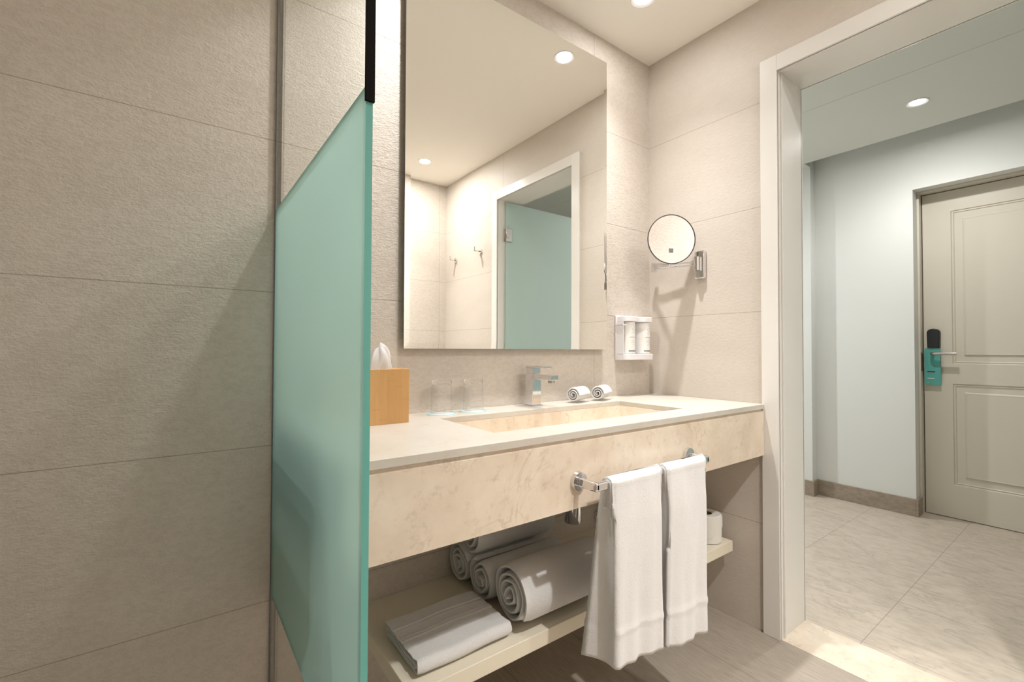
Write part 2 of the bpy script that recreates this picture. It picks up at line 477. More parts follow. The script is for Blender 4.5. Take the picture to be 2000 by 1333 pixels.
downlight(3.235, 0.662, ZC, 'round bright recessed downlight in the hallway ceiling, in front of the entry door', 20, (1.0, 0.985, 0.96), size=160, cone_blend=.6, falloff=1.2, glow=.3)
downlight(2.95, 2.6, ZC, 'unseen cool downlight added further along the hallway ceiling, standing in for daylight', 54, (0.95, 0.98, 1.0), size=160, cone_blend=.6, falloff=1.2, glow=.3)  # unseen lamp added in place of cool daylight from along the hall

# ------------------------------------------------------------------ shower screen
t = thing('shower_screen', (.212, .985, 0), 'tall glass shower screen with a wide mint frosted band, between shower and vanity', 'shower screen')
t.location = (0, 0, 0)
GX0, GX1, GY0, GY1 = .2075, .2175, .625, 1.338
ZT, ZB = 1.430, .421
def glass_block(name, z0, z1, mats, frost=False):
    bm = bmesh.new()
    for f in box(bm, GX0, GX1, GY0, GY1, z0, z1):
        c = f.calc_center_median()
        if frost:
            if c.x < GX0 + 1e-4: f.material_index = 0
            elif abs(c.x - GX1) < 1e-4: f.material_index = 1
            else: f.material_index = 2
    return obj(name, bm, mats, t)
glass_block('clear_pane', ZT + .0003, 2.2, M['glass_clear'])
glass_block('clear_pane', .012, ZB - .0003, M['glass_clear'])
fr = glass_block('frosted_band', ZB, ZT, [M['frost'], M['glass_clear'], M['glass_edge']], True)
tag(fr, 'mint green frosted band of the glass')
bm = bmesh.new()
box(bm, GX0 - .0015, GX1 + .0015, GY0 - .004, GY0 + .0005, 1.408, 2.2)
obj('edge_strip', bm, M['edge_black'], t)  # black strip along the free edge of the upper clear pane
bm = bmesh.new()
box(bm, GX0 - .002, GX0 - .0003, 1.332, 1.3415, .0, 2.2)
box(bm, GX1 + .0003, GX1 + .002, 1.332, 1.3415, .0, 2.2)
obj('wall_channel', bm, plain('grey_channel_metal', (0.16, 0.17, 0.18), 0.35, 0.6), t)
bm = bmesh.new(); box(bm, GX0 - .003, GX1 + .003, GY0, 1.322, 0.0, .012)
obj('floor_seal', bm, M['steel'], t)

# ------------------------------------------------------------------ vanity
t = thing('vanity_counter', (0, 0, 0), 'long cream marble vanity top with a deep apron and sunken basin under the big mirror', 'vanity')
VX0, VX1, VY = .270, XR - .001, .817
BX0, BX1, BY0, BY1 = .627, 1.43, .92, 1.208
ZS = .859
bm = bmesh.new()
def ringslab(bm, outer, inner, z0, z1):
    (ax, bx_, ay, by), (cx, dx, cy, dy) = outer, inner
    O = [(ax, ay), (bx_, ay), (bx_, by), (ax, by)]; I = [(cx, cy), (dx, cy), (dx, dy), (cx, dy)]
    v = {}
    for nm, P in (('O', O), ('I', I)):
        for z in (z0, z1):
            v[nm, z] = [bm.verts.new((x, y, z)) for x, y in P]
    for i in range(4):
        j = (i + 1) % 4
        bm.faces.new((v['O', z1][i], v['O', z1][j], v['I', z1][j], v['I', z1][i]))
        bm.faces.new((v['O', z0][i], v['I', z0][i], v['I', z0][j], v['O', z0][j]))
        bm.faces.new((v['O', z0][i], v['O', z0][j], v['O', z1][j], v['O', z1][i]))
        bm.faces.new((v['I', z0][i], v['I', z1][i], v['I', z1][j], v['I', z0][j]))
ringslab(bm, (VX0, VX1, VY, YB - .001), (BX0, BX1, BY0, BY1), .8415, ZS)
obj('worktop', bm, M['marble_top'], t, bevel=.0012)
bm = bmesh.new()
box(bm, VX0, 1.787, VY, VY + .02, .667, .8335)
box(bm, VX0, 1.787, VY + .007, VY + .03, .80, .8415)
box(bm, VX0, 1.787, VY + .02, YB - .001, .667, .687)
obj('apron', bm, M['marble'], t, bevel=.001)
# basin: sloped trough
bm = bmesh.new()
zt, zb = .8415, .742
top = [(BX0, BY0), (BX1, BY0), (BX1, BY1), (BX0, BY1)]
bot = [(BX0 + .012, BY0 + .01), (BX1 - .012, BY0 + .01), (BX1 - .012, BY1 - .01), (BX0 + .012, BY1 - .01)]
T = [bm.verts.new((x, y, zt)) for x, y in top]; B = [bm.verts.new((x, y, zb + (.012 if x < 1 else .012))) for x, y in bot]
for i in range(4):
    bm.faces.new((T[i], T[(i + 1) % 4], B[(i + 1) % 4], B[i]))
c = bm.verts.new((1.03, 1.065, zb))
for i in range(4): bm.faces.new((B[i], B[(i + 1) % 4], c))
basin = o = obj('basin', bm, M['marble'], t)
sm = o.modifiers.new('shell', 'SOLIDIFY'); sm.thickness = .014; sm.offset = 1
for p in o.data.polygons: pass
bm = bmesh.new(); lathe(bm, [(0, .004), (.024, .004), (.032, .001), (.032, -.002), (0, -.002)], 32, (1.03, 1.065, zb + .002))
obj('drain', bm, M['chrome'], basin, smooth='auto')

# bottle trap below the basin
t = thing('bottle_trap', (1.032, 1.065, .51), 'polished chrome bottle trap hanging below the marble basin', 'drain trap')
bm = bmesh.new()
lathe(bm, [(0, 0), (.026, 0), (.0285, .004), (.0285, .07), (.031, .072), (.031, .088), (.016, .092), (.016, .222), (0, .222)], 40)
obj('trap_body', bm, M['chrome'], t, smooth='auto')
bm = bmesh.new()
tube(bm, [(0.02, .0, .06), (.05, .03, .06), (.05, .27, .06)], .014)
obj('outlet_pipe', bm, M['chrome'], t, smooth='auto')
t = thing('stop_valve', (1.452, YB, .365), 'small chrome stop valve on the wall behind the hanging towels', 'valve')
bm = bmesh.new(); cyl(bm, (0, -.001, 0), (0, -.007, 0), .028); cyl(bm, (0, -.007, 0), (0, -.045, 0), .011); cyl(bm, (0, -.03, 0), (0, -.03, .05), .008)
obj('valve_body', bm, M['chrome'], t, smooth='auto')
bm = bmesh.new(); cyl(bm, (0, -.045, 0), (0, -.062, 0), .018, .016, 12)
obj('valve_knob', bm, M['chrome'], t, smooth='auto')

# shelf
o = bxo('wall_shelf', (.418, 1.768, .929, YB - .001, .275, .315), M['lacquer'], bevel=.0015)
tag(o, 'cream lacquered shelf under the vanity carrying the rolled towels', 'shelf')

# ------------------------------------------------------------------ big mirror
YM = 1.312
t = thing('wall_mirror', (0, 0, 0), 'large frameless rectangular wall mirror above the basin', 'mirror')
MX0, MX1, MZ0, MZ1 = .559, 1.471, 1.064, 2.296
bm = bmesh.new()
bw, bdp = .018, .0006
def rect(x0, x1, z0, z1, y): return [bm.verts.new((x, y, z)) for x, z in ((x0, z0), (x1, z0), (x1, z1), (x0, z1))]
I = rect(MX0 + bw, MX1 - bw, MZ0 + bw, MZ1 - bw, YM); O = rect(MX0, MX1, MZ0, MZ1, YM + bdp); K = rect(MX0, MX1, MZ0, MZ1, YM + .005)
bm.faces.new(I)
for i in range(4):
    j = (i + 1) % 4
    bm.faces.new((O[i], O[j], I[j], I[i]))
    f = bm.faces.new((K[i], K[j], O[j], O[i])); f.material_index = 1
f = bm.faces.new(K[::-1]); f.material_index = 1
obj('mirror_glass', bm, [M['mirror'], M['dark_edge']], t)
bxo('backing_board', (MX0 + .03, MX1 - .03, YM + .005, YB - .0005, MZ0 + .03, MZ1 - .03), M['back_panel'], t)

# ------------------------------------------------------------------ faucet
t = thing('basin_faucet', (1.045, 1.283, ZS), 'square chrome single-lever faucet standing behind the basin', 'faucet')
t.rotation_euler = (0, 0, 0)
bm = bmesh.new(); box(bm, -.026, .026, -.026, .026, 0, .004); obj('base_plate', bm, M['chrome'], t, bevel=.0015)
bm = bmesh.new(); box(bm, -.02, .02, -.021, .021, .004, .116); obj('column', bm, M['chrome'], t, bevel=.0012)
bm = bmesh.new(); box(bm, -.0185, .0185, -.115, -.018, .098, .1155); spout = obj('spout', bm, M['chrome'], t, bevel=.0012)
bm = bmesh.new(); cyl(bm, (0, -.099, .0985), (0, -.099, .088), .0125); obj('aerator', bm, M['steel'], spout, smooth='auto')
bm = bmesh.new(); box(bm, -.018, .018, -.019, .019, .117, .138); box(bm, -.02, .02, -.078, .021, .138, .1445); obj('lever', bm, M['chrome'], t, bevel=.001)

# ------------------------------------------------------------------ tissue box
t = thing('tissue_box', (.456, 1.255, ZS), 'square bamboo tissue box on the shower end of the marble vanity top', 'tissue box')
bm = bmesh.new()
hw = .067
for b in ((-hw, hw, -hw, -hw + .008, 0, .149), (-hw, hw, hw - .008, hw, 0, .149), (-hw, -hw + .008, -hw + .008, hw - .008, 0, .149), (hw - .008, hw, -hw + .008, hw - .008, 0, .149), (-hw + .008, hw - .008, -hw + .008, hw - .008, 0, .006)):
    box(bm, *b)
obj('box_walls', bm, M['bamboo'], t, bevel=.0008)
bm = bmesh.new()
# top with an oval slot
n = 32
O = []; I = []
for i in range(n):
    a = 2 * PI * i / n
    ca, sa = math.cos(a), math.sin(a); s = 1 / max(abs(ca), abs(sa))
    O.append((hw - .0082) * s * ca); O.append((hw - .0082) * s * sa); I.append(.042 * ca); I.append(.018 * sa)
vo = [[bm.verts.new((O[2 * i], O[2 * i + 1], z)) for i in range(n)] for z in (.141, .148)]
vi = [[bm.verts.new((I[2 * i], I[2 * i + 1], z)) for i in range(n)] for z in (.141, .148)]
for i in range(n):
    j = (i + 1) % n
    bm.faces.new((vo[1][i], vo[1][j], vi[1][j], vi[1][i])); bm.faces.new((vo[0][j], vo[0][i], vi[0][i], vi[0][j]))
    bm.faces.new((vo[0][i], vo[0][j], vo[1][j], vo[1][i])); bm.faces.new((vi[0][j], vi[0][i], vi[1][i], vi[1][j]))
obj('box_lid', bm, M['bamboo'], t)
# tissue: pleated sheet rising from the slot, pinched to a peak
bm = bmesh.new()
NU, NV = 56, 22
G = []
for j in range(NV + 1):
    v = j / NV
    row = []
    for i in range(NU + 1):
        u = i / NU; a = u * 2 * PI
        rx = .034 * (1 - v) ** .38 * (1 + .15 * math.sin(v * PI)) + .002
        ry = .014 * (1 - v) ** .5 + .010 * math.sin(v * PI) * .8 + .002
        k = 1 + .22 * math.sin(5 * a + 2.2 * v) * (0.3 + v) + .12 * math.sin(9 * a - 3 * v) + .15 * fbm(math.cos(a) * 2, math.sin(a) * 2, v * 3)
        x = rx * math.cos(a) * k + .010 * v * v + .008 * math.sin(v * PI)
        y = ry * math.sin(a) * k
        z = .112 + v * (.100 + .008 * math.cos(a)) + .003 * math.sin(7 * a) * v
        row.append(bm.verts.new((x, y, z)))
    G.append(row)
for j in range(NV):
    for i in range(NU):
        bm.faces.new((G[j][i], G[j][i + 1], G[j + 1][i + 1], G[j + 1][i]))
o = obj('tissue_sheet', bm, M['tissue'], smooth=True)
o.location = (.452, 1.255, ZS)
tag(o, 'crumpled white tissue sticking up out of the bamboo box', 'tissue')

# ------------------------------------------------------------------ tumblers on coasters
def tumbler(x, y, label, clabel):
    z = ZS
    bm = bmesh.new()
    lathe(bm, [(0, .0018), (.0455, .0018), (.047, .001), (.047, 0), (0, 0)], 56)
    for f in bm.faces: f.material_index = 0
    c = obj('paper_coaster', bm, [M['coaster'], M['coaster_rim']], smooth='auto')
    c.location = (x, y, z)
    tag(c, clabel, 'coaster', 'coasters under the tumblers')
    bm = bmesh.new(); lathe(bm, [(.0385, .0018), (.0385, .0022), (.0462, .0022), (.0462, .0018)], 56, closed=True)
    obj('printed_rim', bm, M['coaster_rim'], c, smooth='auto')
    bm = bmesh.new()
    # upside down: rim at the bottom, heavy base on top
    lathe(bm, [(.0335, 0), (.0342, .0008), (.0322, .088), (.0300, .088), (.0326, .0008)], 56, closed=True)
    g = obj('glass_tumbler', bm, M['tumbler_wall'], smooth='auto')
    g.location = (x, y, z + .0024)
    bm = bmesh.new(); lathe(bm, [(0, .0885), (.026, .0885), (.0318, .0885), (.0318, .1), (.0300, .104), (0, .104)], 56)
    obj('thick_base', bm, M['tumbler'], g, smooth='auto')
    tag(g, label, 'glass', 'tumblers on the vanity')
tumbler(.674, 1.283, 'clear glass tumbler upside down on its coaster, nearest the bamboo tissue box', 'round white coaster with pale blue rim under the tumbler nearest the tissue box')
tumbler(.789, 1.280, 'clear glass tumbler upside down on its coaster, nearer the faucet', 'round white coaster with pale blue rim under the tumbler nearer the faucet')

# ------------------------------------------------------------------ rolled towels
def roll_mesh(bm, L, R, thick, r0=.010, squash=1.0, seed=0, flat=0.0, segs=18, wob=.0025, band=None, endj=.004, peak=0, tailang=0.0):
    """spiral sheet rolled about the local X axis, L long, outer radius R"""
    rnd = random.Random(seed)
    turns = (R - r0) / thick
    n = int(turns * 44)
    def P(i, xx, side):
        a = 2 * PI * turns * i / n
        r = r0 + thick * a / (2 * PI)
        r += side * thick * .40
        amp = wob * (0.5 + 1.0 * (1 - i / n))
        r += amp * fbm(math.cos(a) * 1.3 + seed, math.sin(a) * 1.3, xx * 3 + i / n * 3)
        ca, sa = math.cos(a + tailang), math.sin(a + tailang)
        y = ca * (r + flat); z = sa * r * squash
        return y, z
    grid = {}
    for side in (-1, 1):
        for i in range(n + 1):
            for k in range(segs + 1):
                x = -L / 2 + L * k / segs
                e = 0
                if k in (0, segs):
                    e = (endj * fbm(i * .05 + seed, 3.3 * (k > 0)) + peak * max(0, 1 - i / n * 1.2)) * (1 if k else -1)
                # soft rounded rim at the ends
                rim = 1.0
                if k in (0, segs): rim = .35
                y, z = P(i, x, side * rim)
                grid[side, i, k] = bm.verts.new((x + e, y, z))
    for i in range(n):
        for k in range(segs):
            bm.faces.new((grid[1, i, k], grid[1, i + 1, k], grid[1, i + 1, k + 1], grid[1, i, k + 1]))
            bm.faces.new((grid[-1, i, k], grid[-1, i, k + 1], grid[-1, i + 1, k + 1], grid[-1, i + 1, k]))
        for k in (0, segs):
            bm.faces.new((grid[1, i, k], grid[-1, i, k], grid[-1, i + 1, k], grid[1, i + 1, k]))
    for i in (0, n):
        for k in range(segs):
            bm.faces.new((grid[1, i, k], grid[-1, i, k], grid[-1, i, k + 1], grid[1, i, k + 1]))

def towel_roll(loc, L, R, seed, label, rz=0.0, thick=.0175, squash=1.0, band=False, tail=0.0, flat=0.0):
    bm = bmesh.new()
    roll_mesh(bm, L, R, thick, seed=seed, squash=squash, tailang=tail, flat=flat, r0=.008, peak=.006, wob=.0055, endj=.007)
    o = obj('rolled_towel', bm, M['towel_shelf'], smooth='auto', angle=60)
    o.location = loc; o.rotation_euler = (0, 0, rz)
    tag(o, label, 'towel', 'rolled bath towels on the shelf')
    return o
ZSH = .315
r3 = towel_roll((.905, 1.004, ZSH + .0835), .335, .077, 3, 'front rolled white bath towel, the largest roll, at the shelf edge', tail=-2.2, squash=1.0)
# woven band around the front roll near its end
def band_on(parent, x0, x1, R, a0, a1, n=40):
    bm = bmesh.new()
    A = []
    for i in range(n + 1):
        a = a0 + (a1 - a0) * i / n
        A.append([bm.verts.new((x, math.cos(a) * (R + dr), math.sin(a) * (R + dr))) for x in (x0, x1) for dr in (0, .0015)])
    for p, q in zip(A[:-1], A[1:]):
        bm.faces.new((p[1], p[3], q[3], q[1])); bm.faces.new((p[0], q[0], q[2], p[2]))
        bm.faces.new((p[0], p[1], q[1], q[0])); bm.faces.new((p[2], q[2], q[3], p[3]))
    bm.faces.new(A[0]); bm.faces.new(A[-1])
    obj('woven_band', bm, M['hem'], parent, smooth='auto')
r2 = towel_roll((.885, 1.145, ZSH + .0665), .30, .060, 8, 'middle rolled white bath towel, lying between the front roll and the back one', tail=1.0)
r1 = towel_roll((.872, 1.272, ZSH + .0695), .28, .062, 15, 'back rolled white bath towel lying on the shelf against the wall', tail=2.2)
r4 = towel_roll((.885, 1.208, ZSH + .183), .30, .055, 21, 'top rolled white bath towel resting on the two rear rolls', tail=0.4)

# small face-cloth rolls on the vanity
def small_roll(loc, rz, seed, label):
    bm = bmesh.new()
    roll_mesh(bm, .100, .0275, .0085, r0=.004, seed=seed, wob=.0012, endj=.003, tailang=-1.7, segs=12, peak=.0)
    o = obj('rolled_face_cloth', bm, M['towel'], smooth='auto', angle=60)
    o.location = loc; o.rotation_euler = (0, 0, rz)
    tag(o, label, 'towel', 'rolled face cloths on the vanity')
small_roll((1.262, 1.272, ZS + .0305), math.radians(20), 31, 'small rolled white face cloth on the vanity, the one nearer the faucet')
small_roll((1.392, 1.272, ZS + .0305), math.radians(24), 37, 'small rolled white face cloth on the vanity, under the soap dispenser')

# folded towel: flattened spiral along Y
bm = bmesh.new()
def flat_fold(bm, L, W, H, layers, seed=2, segs=26):
    """flattened spiral sheet, extruded along X"""
    th = H / (2 * layers)
    path = []
    for t in range(layers):
        hw = W / 2 - t * th * .9 - H / 2 * .2; zz = H / 2 - th * (t + .5)
        hwN = hw - th * .9
        nt_ = 60 if t == 0 else 12
        for i in range(nt_ + 1): path.append((hw - 2 * hw * i / nt_, zz))          # top, going to -Y ... from +hw to -hw
        rr = zz
        for i in range(1, 9):
            a = PI / 2 + PI * i / 9
            path.append((-hw + math.cos(a) * rr * .9, math.sin(a) * rr))
        for i in range(13): path.append((-hw + (hw + hwN) * i / 12, -zz))
        rn = (zz + zz - th) / 2
        if t < layers - 1:
            for i in range(1, 9):
                a = -PI / 2 + PI * i / 9
                path.append((hwN + math.cos(a) * rn * .9, -th / 2 + math.sin(a) * rn + 0))
    n = len(path)
    nor = []
    for i in range(n):
        a = path[max(0, i - 1)]; b = path[min(n - 1, i + 1)]
        d = Vector((b[0] - a[0], b[1] - a[1])); d.normalize() if d.length else None
        nor.append(Vector((-d.y, d.x)))
    g = {}
    sgn = -1 if nor[5].y < 0 else 1
    for s in (-1, 1):
        for i in range(n):
            for k in range(segs + 1):
                x = -L / 2 + L * k / segs
                rim = .3 if k in (0, segs) else (.85 if k in (1, segs - 1) else 1)
                off = s * th * .44 * rim
                y = path[i][0] + nor[i].x * off; z = path[i][1] + nor[i].y * off
                z += .004 * fbm(x * 9 + seed, y * 9, i * .02)
                # dobby ridges on the outer top layer
                if i < 61 and s == sgn:
                    for yy in (W * .18, W * .24, -W * .05, W * .02):
                        z += .0022 * math.exp(-((y - yy) / .0022) ** 2)
                xe = x + (.004 * fbm(i * .21, seed, 2.0 * (k > 0)) if k in (0, segs) else 0)
                g[s, i, k] = bm.verts.new((xe, y, z))
    for i in range(n - 1):
        for k in range(segs):
            bm.faces.new((g[1, i, k], g[1, i + 1, k], g[1, i + 1, k + 1], g[1, i, k + 1]))
            bm.faces.new((g[-1, i, k], g[-1, i, k + 1], g[-1, i + 1, k + 1], g[-1, i + 1, k]))
        for k in (0, segs):
            bm.faces.new((g[1, i, k], g[-1, i, k], g[-1, i + 1, k], g[1, i + 1, k]))
    for i in (0, n - 1):
        for k in range(segs):
            bm.faces.new((g[1, i, k], g[-1, i, k], g[-1, i, k + 1], g[1, i, k + 1]))
flat_fold(bm, .262, .19, .037, 2)
o = obj('folded_towel', bm, M['towel_shelf'], smooth='auto', angle=60)
o.location = (.580, 1.062, ZSH + .0215)
tag(o, 'flat folded white bath towel lying beside the rolls near the end of the shelf', 'towel')

# toilet roll
bm = bmesh.new()
lathe(bm, [(.0205, .002), (.0205, .098), (.050, .1), (.054, .097), (.0545, .05), (.054, .003), (.05, 0), (.0205, .0005)], 64, closed=True)
for v in bm.verts:
    r = math.hypot(v.co.x, v.co.y)
    if r > .04:
        a = math.atan2(v.co.y, v.co.x)
        k = 1 + .012 * math.sin(3 * a + v.co.z * 30)
        v.co.x *= k; v.co.y *= k
t = thing('toilet_roll', (1.695, .995, ZSH + .0006), 'white toilet paper roll standing on the doorway end of the shelf', 'toilet paper')
obj('paper_roll', bm, M['paper'], t, smooth='auto')
bm = bmesh.new(); lathe(bm, [(.0203, .001), (.0203, .0985), (.0192, .0985), (.0192, .001)], 40, closed=True)
obj('cardboard_core', bm, M['cardboard'], t, smooth='auto')
bm = bmesh.new()
# loose end of the paper, wrapped round diagonally
A = []
for i in range(25):
    a = math.radians(-175 + i * 6.0)
    zz0 = .004 + .0031 * i; zz1 = .098
    A.append([bm.verts.new((math.cos(a) * r, math.sin(a) * r, z)) for z in (zz0, zz1) for r in (.0556, .0565)])
for p, q in zip(A[:-1], A[1:]):
    bm.faces.new((p[1], p[3], q[3], q[1])); bm.faces.new((p[0], q[0], q[2], p[2])); bm.faces.new((p[0], p[1], q[1], q[0])); bm.faces.new((p[2], q[2], q[3], p[3]))
bm.faces.new(A[0]); bm.faces.new(A[-1])
obj('loose_sheet', bm, M['paper'], t, smooth='auto')
t.scale = (1, 1, 1.06)

# ------------------------------------------------------------------ towel bar and hanging towels
ZBAR = .736
t = thing('towel_bar', (0, 0, 0), 'chrome towel bar fixed to the front of the marble apron', 'towel rail')
for x in (.809, 1.284):
    bm = bmesh.new(); cyl(bm, (x, VY - .0005, ZBAR), (x, VY - .010, ZBAR), .0245, .023, 40)
    obj('mounting_disc', bm, M['chrome'], t, smooth='auto')
    bm = bmesh.new(); box(bm, x - .0075, x + .0075, .748, VY - .009, ZBAR - .012, ZBAR + .010)
    obj('bracket_arm', bm, M['chrome'], t, bevel=.005, bseg=4)
bm = bmesh.new(); box(bm, .8015, 1.294, .748, .761, ZBAR - .012, ZBAR + .010)
obj('bar', bm, M['chrome'], t, bevel=.0055, bseg=4)

def hanging_towel(name, xl, xr, xlb, xrb, zbot_l, zbot_r, label, seed, flare):
    """a closed, hollow draped sheet: front, folded side, back; path round a horizontal ring, lofted down"""
    bm = bmesh.new()
    yc = .7545
    NS, NH = 96, 58
    ztop = ZBAR + .018
    rings = []
    for h in range(NH + 1):
        s = h / NH
        z_n = s                         # 0 top, 1 bottom
        # left and right edges drift outwards
        L = xl + (xlb - xl) * s ** 1.2; R = xr + (xrb - xr) * s ** 1.1
        if s < .04: half = .017 * math.sqrt(1 - (1 - s / .04) ** 2) + .002
        else: half = .017 + .006 * min(1, (s - .04) / .2) + flare * s ** 1.3
        hf = half - flare * s ** 1.3 * .9
        row = []
        for i in range(NS):
            u = i / NS
            per = [0, .42, .5, .92, 1.0]
            if u < .42:   # front, right to left
                k = u / .42; x = R + (L - R) * k; y = yc - hf - .002
                y += -.0045 * s * math.sin(PI * 2.5 * k + seed) - .003 * s * math.sin(PI * 6 * k + seed * 2) * s
                y -= .004 * fbm(k * 3 + seed, s * 2.5)
                # rounded vertical edges
                e = min(k, 1 - k) / .06
                if e < 1: y += .007 * (1 - e) ** 2
            elif u < .5:  # left side with an inward crease
                k = (u - .42) / .08
                x = L + .014 * math.sin(PI * k) * min(1, s * 3) ; y = yc - hf + (half + hf) * k
                x -= .028 * s * k * (flare / .03)
            elif u < .92:
                k = (u - .5) / .42; x = L + (R - L) * k; y = yc + half
                x -= .028 * s * (1 - k) ** 2 * (flare / .03)
                y += .003 * s * math.sin(PI * 3 * k + seed)
            else:
                k = (u - .92) / .08; x = R - .010 * math.sin(PI * k) * min(1, s * 3); y = yc + half - (half + hf) * k
            zb = zbot_l + (zbot_r - zbot_l) * ((x - L) / max(R - L, .01))
            z = ztop + (zb - ztop) * s
            if s > .9:
                z += .004 * fbm(x * 14, seed) * (s - .9) * 10
            row.append(bm.verts.new((x, y, z)))
        rings.append(row)
    hem_s = .815
    for A, B in zip(rings[:-1], rings[1:]):
        for i in range(NS):
            j = (i + 1) % NS
            bm.faces.new((A[i], A[j], B[j], B[i]))
    # close the top over the bar
    n = NS
    capv = rings[0]
    bm.faces.new(capv)
    bmesh.ops.recalc_face_normals(bm, faces=bm.faces[:])
    # hem ridge
    for h in range(NH + 1):
        s = h / NH
        for hs in (.805, .825):
            d = abs(s - hs)
            if d < .006:
                for v in rings[h]:
                    v.co.y += -.0022 if v.co.y < yc else .0022
    o = obj(name, bm, M['towel'], smooth=True)
    sd = o.modifiers.new('thickness', 'SOLIDIFY'); sd.thickness = .006; sd.offset = -1
    tag(o, label, 'towel', 'hand towels on the bar')
    # rounded inner fold that shows at the side under the top
    bm = bmesh.new()
    pts = []
    for i in range(25):
        a = PI * i / 24
        pts.append((yc - .009 * math.cos(a), ztop - .020 + .010 * math.sin(a)))
    pts = [(yc - .009, ztop - .075)] + pts + [(yc + .009, ztop - .075)]
    vs = [[bm.verts.new((x, y, z)) for y, z in pts] for x in (xl - .002, xl + .05)]
    for i in range(len(pts) - 1):
        bm.faces.new((vs[0][i], vs[0][i + 1], vs[1][i + 1], vs[1][i]))
    f = obj('inner_fold', bm, M['towel'], o, smooth=True)
    sd = f.modifiers.new('thickness', 'SOLIDIFY'); sd.thickness = .006; sd.offset = 0
    return o
hanging_towel('hanging_towel', .848, 1.040, .842, 1.030, .308, .289, 'white hand towel hanging folded on the chrome bar, the one nearer the shelf rolls', 1.2, .030)
hanging_towel('hanging_towel', 1.066, 1.252, 1.058, 1.250, .272, .250, 'white hand towel hanging folded on the chrome bar, the one nearer the doorway', 2.9, .016)

# ------------------------------------------------------------------ soap dispenser holder and bottles
t = thing('soap_dispenser_holder', (0, 0, 0), 'white plastic wall holder clasping two soap bottles, between the mirror and the corner', 'dispenser holder')
HX0, HX1 = 1.553, 1.747
bm = bmesh.new(); box(bm, HX0, HX1, YB - .014, YB - .0005, 1.017, 1.214)
obj('back_plate', bm, M['white_plastic'], t, bevel=.004, bseg=3)
def rounded_prism(bm, x0, x1, y0, y1, z0, z1, r=.02, n=8):
    """rounded only at the front (-Y) corners"""
    pts = [(x0, y1)]
    for i in range(n + 1):
        a = PI + PI / 2 * i / n; pts.append((x0 + r + r * math.cos(a), y0 + r + r * math.sin(a)))
    for i in range(n + 1):
        a = 1.5 * PI + PI / 2 * i / n; pts.append((x1 - r + r * math.cos(a), y0 + r + r * math.sin(a)))
    pts.append((x1, y1))
    A = [bm.verts.new((x, y, z0)) for x, y in pts]; B = [bm.verts.new((x, y, z1)) for x, y in pts]
    bm.faces.new(A); bm.faces.new(B)
    for i in range(len(pts)): bm.faces.new((A[i], A[(i + 1) % len(pts)], B[(i + 1) % len(pts)], B[i]))
BC = (1.598, 1.702)
YD = YB - .072
for cx in BC:
    bm = bmesh.new(); rounded_prism(bm, cx - .043, cx + .043, YD, YB - .0135, 1.186, 1.209, .03)
    obj('top_cap', bm, M['white_plastic'], t, bevel=.003, bseg=3)
bm = bmesh.new(); rounded_prism(bm, HX0 + .001, HX1 - .001, YD, YB - .0135, 1.019, 1.045, .025)
obj('lower_tray', bm, M['white_plastic'], t, bevel=.003, bseg=3)
bm = bmesh.new(); box(bm, HX0 + .0005, HX0 + .0035, YB - .05, YB - .0135, 1.045, 1.186); obj('side_cheek', bm, M['white_plastic'], t)
bm = bmesh.new(); tube(bm, [(HX0 - .002, YB - .008, 1.171), (HX0 - .002, YB - .05, 1.171), (HX0 + .012, YB - .058, 1.171)], .0016, 8); obj('lock_pin', bm, M['steel'], t)
def bottle(cx, label):
    r = .0325; cy = YB - .036; z0, z1 = 1.0458, 1.185
    t = thing('soap_bottle', (cx, cy, z0), label, 'bottle', 'soap bottles in the wall holder')
    bm = bmesh.new(); h = z1 - z0
    lathe(bm, [(0, 0), (r - .003, 0), (r, .003), (r, h - .002), (r - .002, h), (0, h)], 56)
    body = obj('bottle_body', bm, M['bottle'], t, smooth='auto')
    def patch(name, a0, a1, z0, z1, m):
        bm = bmesh.new(); n = max(2, int(abs(a1 - a0) / 6)); rr = r + .0003
        V = []
        for i in range(n + 1):
            a = math.radians(a0 + (a1 - a0) * i / n - 90)
            V.append([bm.verts.new((math.cos(a) * q, math.sin(a) * q, z)) for z in (z0, z1) for q in (rr, rr - .0006)])
        for p, q in zip(V[:-1], V[1:]):
            bm.faces.new((p[0], q[0], q[2], p[2])); bm.faces.new((p[1], p[3], q[3], q[1]))
            bm.faces.new((p[0], p[1], q[1], q[0])); bm.faces.new((p[2], q[2], q[3], p[3]))
        return bm
    # round emblem of dashes
    bm = bmesh.new()
    for k in range(10):
        a = 2 * PI * k / 10
        for (rad, da) in ((.0062, .22),):
            q = []
            for s1 in (-1, 1):
                for s2 in (-1, 1):
                    rr2 = rad + s2 * .0009 + (.0012 if k % 2 else 0); aa = a + s1 * da
                    px = rr2 * math.cos(aa); pz = .107 + rr2 * math.sin(aa)
                    ang = px / r - PI / 2
                    q.append(bm.verts.new((math.cos(ang) * (r + .0004), math.sin(ang) * (r + .0004), pz)))
            bm.faces.new((q[0], q[1], q[3], q[2]))
    obj('label_emblem', bm, M['ink'], body)
    obj('label_band', patch('', -42, 42, .009, .0165, None), M['ink'], body)
    for (w_, z, hh, mm) in ((22, .0915, .0016, 'ink_light'), (34, .0715, .0022, 'ink'), (18, .060, .0013, 'ink_light'), (24, .054, .0013, 'ink_light'), (28, .0475, .0013, 'ink_light'), (16, .0385, .0013, 'ink_light')):
        obj('label_line', patch('', -w_, w_, z, z + hh, None), M[mm], body)
bottle(BC[0], 'white soap bottle in the wall holder, nearer the big mirror')
bottle(BC[1], 'white soap bottle in the wall holder, nearer the room corner')

